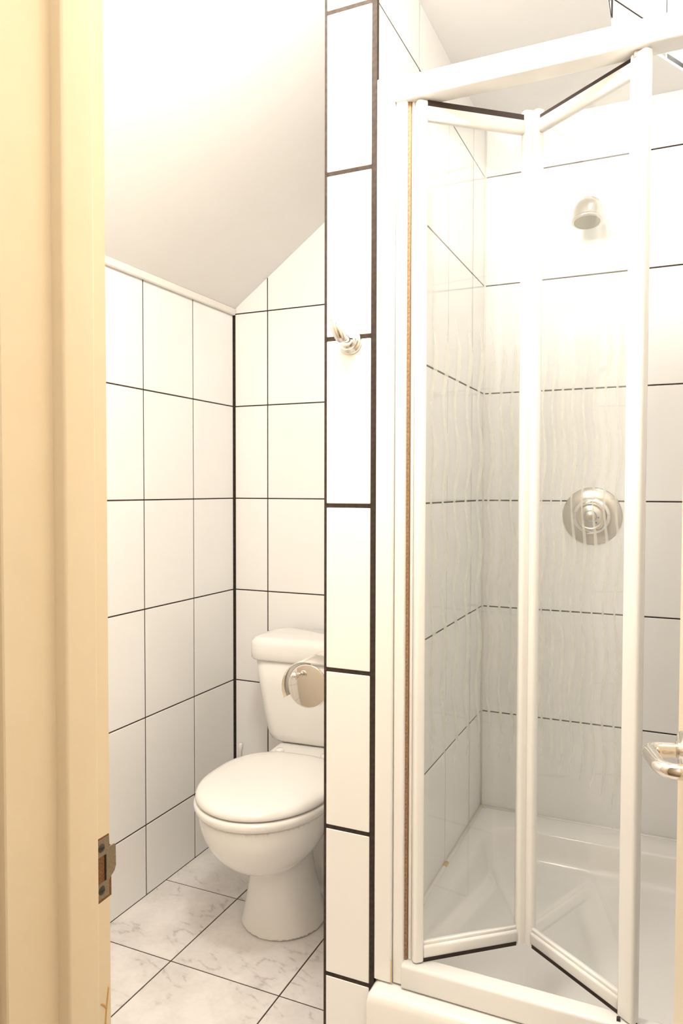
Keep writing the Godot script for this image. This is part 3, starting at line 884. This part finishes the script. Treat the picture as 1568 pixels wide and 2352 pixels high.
# ------------------------------------------------------------------ fittings
func build_holder() -> void:
	var c := Vector3(0.737, 0.815, 0.868)
	var h := base("toilet_roll_holder", c)
	tag(h, "polished chrome toilet roll holder with round end plate on partition", "toilet roll holder")
	var toZ := Transform3D(Basis(Vector3.RIGHT, Vector3(0, 0, 1), Vector3(0, -1, 0)), Vector3.ZERO)
	put(done(lathe([Vector2(0, -0.002), Vector2(0.0475, -0.002), Vector2(0.048, 0.0), Vector2(0.0475, 0.001), Vector2(0.045, 0.0018), Vector2(0, 0.003)], 56, toZ)), "end_plate", M.chrome, h)
	# curved cover: sheet from the wall over the top and down the front
	var st := begin(true)
	var prof := []
	prof.append(Vector2(0.0575, 0.052))
	for k in 15:
		var a := PI * 0.5 + deg_to_rad(118.0) * k / 14.0
		var r := 0.0515 + 0.011 * k / 14.0
		prof.append(Vector2(cos(a) * r, sin(a) * r))
	for i in prof.size() - 1:
		var p: Vector2 = prof[i]; var q: Vector2 = prof[i + 1]
		for s in [0.0, 0.0012]:
			var pp: Vector2 = p * (1.0 + s * 20.0); var qq: Vector2 = q * (1.0 + s * 20.0)
			var a := Vector3(pp.x, pp.y, 0.004); var b := Vector3(qq.x, qq.y, 0.004)
			var d := Vector3(qq.x, qq.y, -0.125); var e := Vector3(pp.x, pp.y, -0.125)
			quad(st, a, b, d, e, Vector3(0, 0, -0.06) if s > 0 else Vector3((p.x + q.x) * 4, (p.y + q.y) * 4, -0.06))
		var p2 := p * 1.024; var q2 := q * 1.024
		quad(st, Vector3(p.x, p.y, 0.004), Vector3(q.x, q.y, 0.004), Vector3(q2.x, q2.y, 0.004), Vector3(p2.x, p2.y, 0.004), Vector3(p.x, p.y, -0.1))
	put(done(st), "cover", M.chrome, h)
	put(box_mesh(Vector3(0.053, -0.030, -0.10), Vector3(0.058, 0.054, -0.02), 0.002), "wall_plate", M.chrome, h)
	put(done(tube([Vector3(-0.017, 0.026, 0.002), Vector3(-0.019, 0.026, 0.016)], 0.004, 16)), "stem", M.chrome, h)
	put(done(lathe([Vector2(0, -0.009), Vector2(0.0052, -0.0075), Vector2(0.0085, -0.003), Vector2(0.009, 0.0), Vector2(0.0085, 0.003), Vector2(0.0052, 0.0075), Vector2(0, 0.009)], 28, Transform3D(Basis(), Vector3(-0.020, 0.026, 0.022)))), "knob", M.chrome, h)

func build_hook() -> void:
	var h := base("robe_hook", Vector3(0.8545, 1.538, Z_PART))
	tag(h, "small chrome robe hook on the end of the tiled partition", "hook")
	var toZ := Transform3D(Basis(Vector3.RIGHT, Vector3(0, 0, 1), Vector3(0, -1, 0)), Vector3(0, -0.004, 0))
	put(done(lathe([Vector2(0, 0), Vector2(0.0245, 0), Vector2(0.0245, 0.004), Vector2(0.023, 0.007), Vector2(0.017, 0.009), Vector2(0.0165, 0.014), Vector2(0.0135, 0.018), Vector2(0, 0.019)], 44, toZ)), "rose", M.chrome, h)
	var p := curve_points([Vector3(0, -0.002, 0.012), Vector3(-0.002, -0.002, 0.026), Vector3(-0.006, 0.004, 0.038), Vector3(-0.011, 0.018, 0.044), Vector3(-0.014, 0.034, 0.043)], 6)
	var r := []
	for i in p.size():
		var f := float(i) / (p.size() - 1)
		r.append(lerpf(0.0135, 0.0115, f) * (1.0 if f < 0.96 else 0.6))
	put(done(tube(p, r, 24)), "prong", M.chrome, h)

func globe_lamp(called: String, label: String, c: Vector3, y_ceiling: float, energy: float) -> void:
	var l := base(called, c)
	tag(l, label, "lamp")
	var prof := []
	for k in 17:
		var a := -PI / 2 + PI * 0.92 * k / 16.0
		prof.append(Vector2(maxf(cos(a) * 0.095, 0.0), sin(a) * 0.095))
	put(done(lathe(prof, 40)), "globe", M.globe, l)
	var t := y_ceiling - c.y - 0.0005
	put(done(lathe([Vector2(0, t), Vector2(0.06, t), Vector2(0.06, t - 0.014), Vector2(0.035, t - 0.028), Vector2(0.032, 0.090), Vector2(0, 0.088)], 32)), "fitting", M.paint_white, l)
	var o := OmniLight3D.new()
	o.name = "globe_light"
	l.add_child(o)
	o.light_color = LAMP
	o.light_energy = energy
	o.light_size = 0.09
	o.omni_range = 8.0
	o.omni_attenuation = 2.0
	o.shadow_enabled = true

# ------------------------------------------------------------------ scene
func _ready() -> void:
	rng.seed = 7
	# camera
	var cam := Camera3D.new()
	cam.name = "camera"
	add_child(cam)
	var yaw := 0.4230; var pitch := 0.0308; var roll := 0.0021
	var fw := Vector3(-sin(yaw) * cos(pitch), -sin(pitch), -cos(yaw) * cos(pitch))
	var rt := Vector3(cos(yaw), 0, -sin(yaw))
	var up := rt.cross(fw)
	var r2 := rt * cos(roll) + up * sin(roll)
	var u2 := up * cos(roll) - rt * sin(roll)
	cam.transform = Transform3D(Basis(r2, u2, -fw), Vector3(1.4510, 1.2396, 2.2784))
	cam.fov = 69.45
	cam.near = 0.02
	cam.current = true
	# air outside the closed rooms
	var we := WorldEnvironment.new()
	we.name = "world_environment"
	var env := Environment.new()
	env.background_mode = Environment.BG_COLOR
	env.background_color = Color(0.93, 0.95, 0.96)
	env.background_energy_multiplier = 4.5
	env.tonemap_mode = Environment.TONE_MAPPER_LINEAR
	env.tonemap_exposure = 0.94
	env.sdfgi_enabled = true
	env.ssao_enabled = true
	env.ssil_enabled = true
	we.environment = env
	add_child(we)
	make_materials()
	globe_lamp("ceiling_lamp", "round opal glass globe lamp on the bathroom ceiling", Vector3(0.93, 2.27, 1.36), Y_CEIL, 0.91)
	globe_lamp("ceiling_lamp", "added opal globe fill lamp on the unseen hall ceiling", Vector3(1.95, 2.20, 2.65), 2.42, 0.38)  # unseen hall lamp, added as fill light through the doorway
	# structure
	build_floor()
	build_walls()
	build_ceiling()
	build_hall()
	build_doorway()
	build_door()
	# things
	build_shower()
	build_toilet()
	build_holder()
	build_hook()
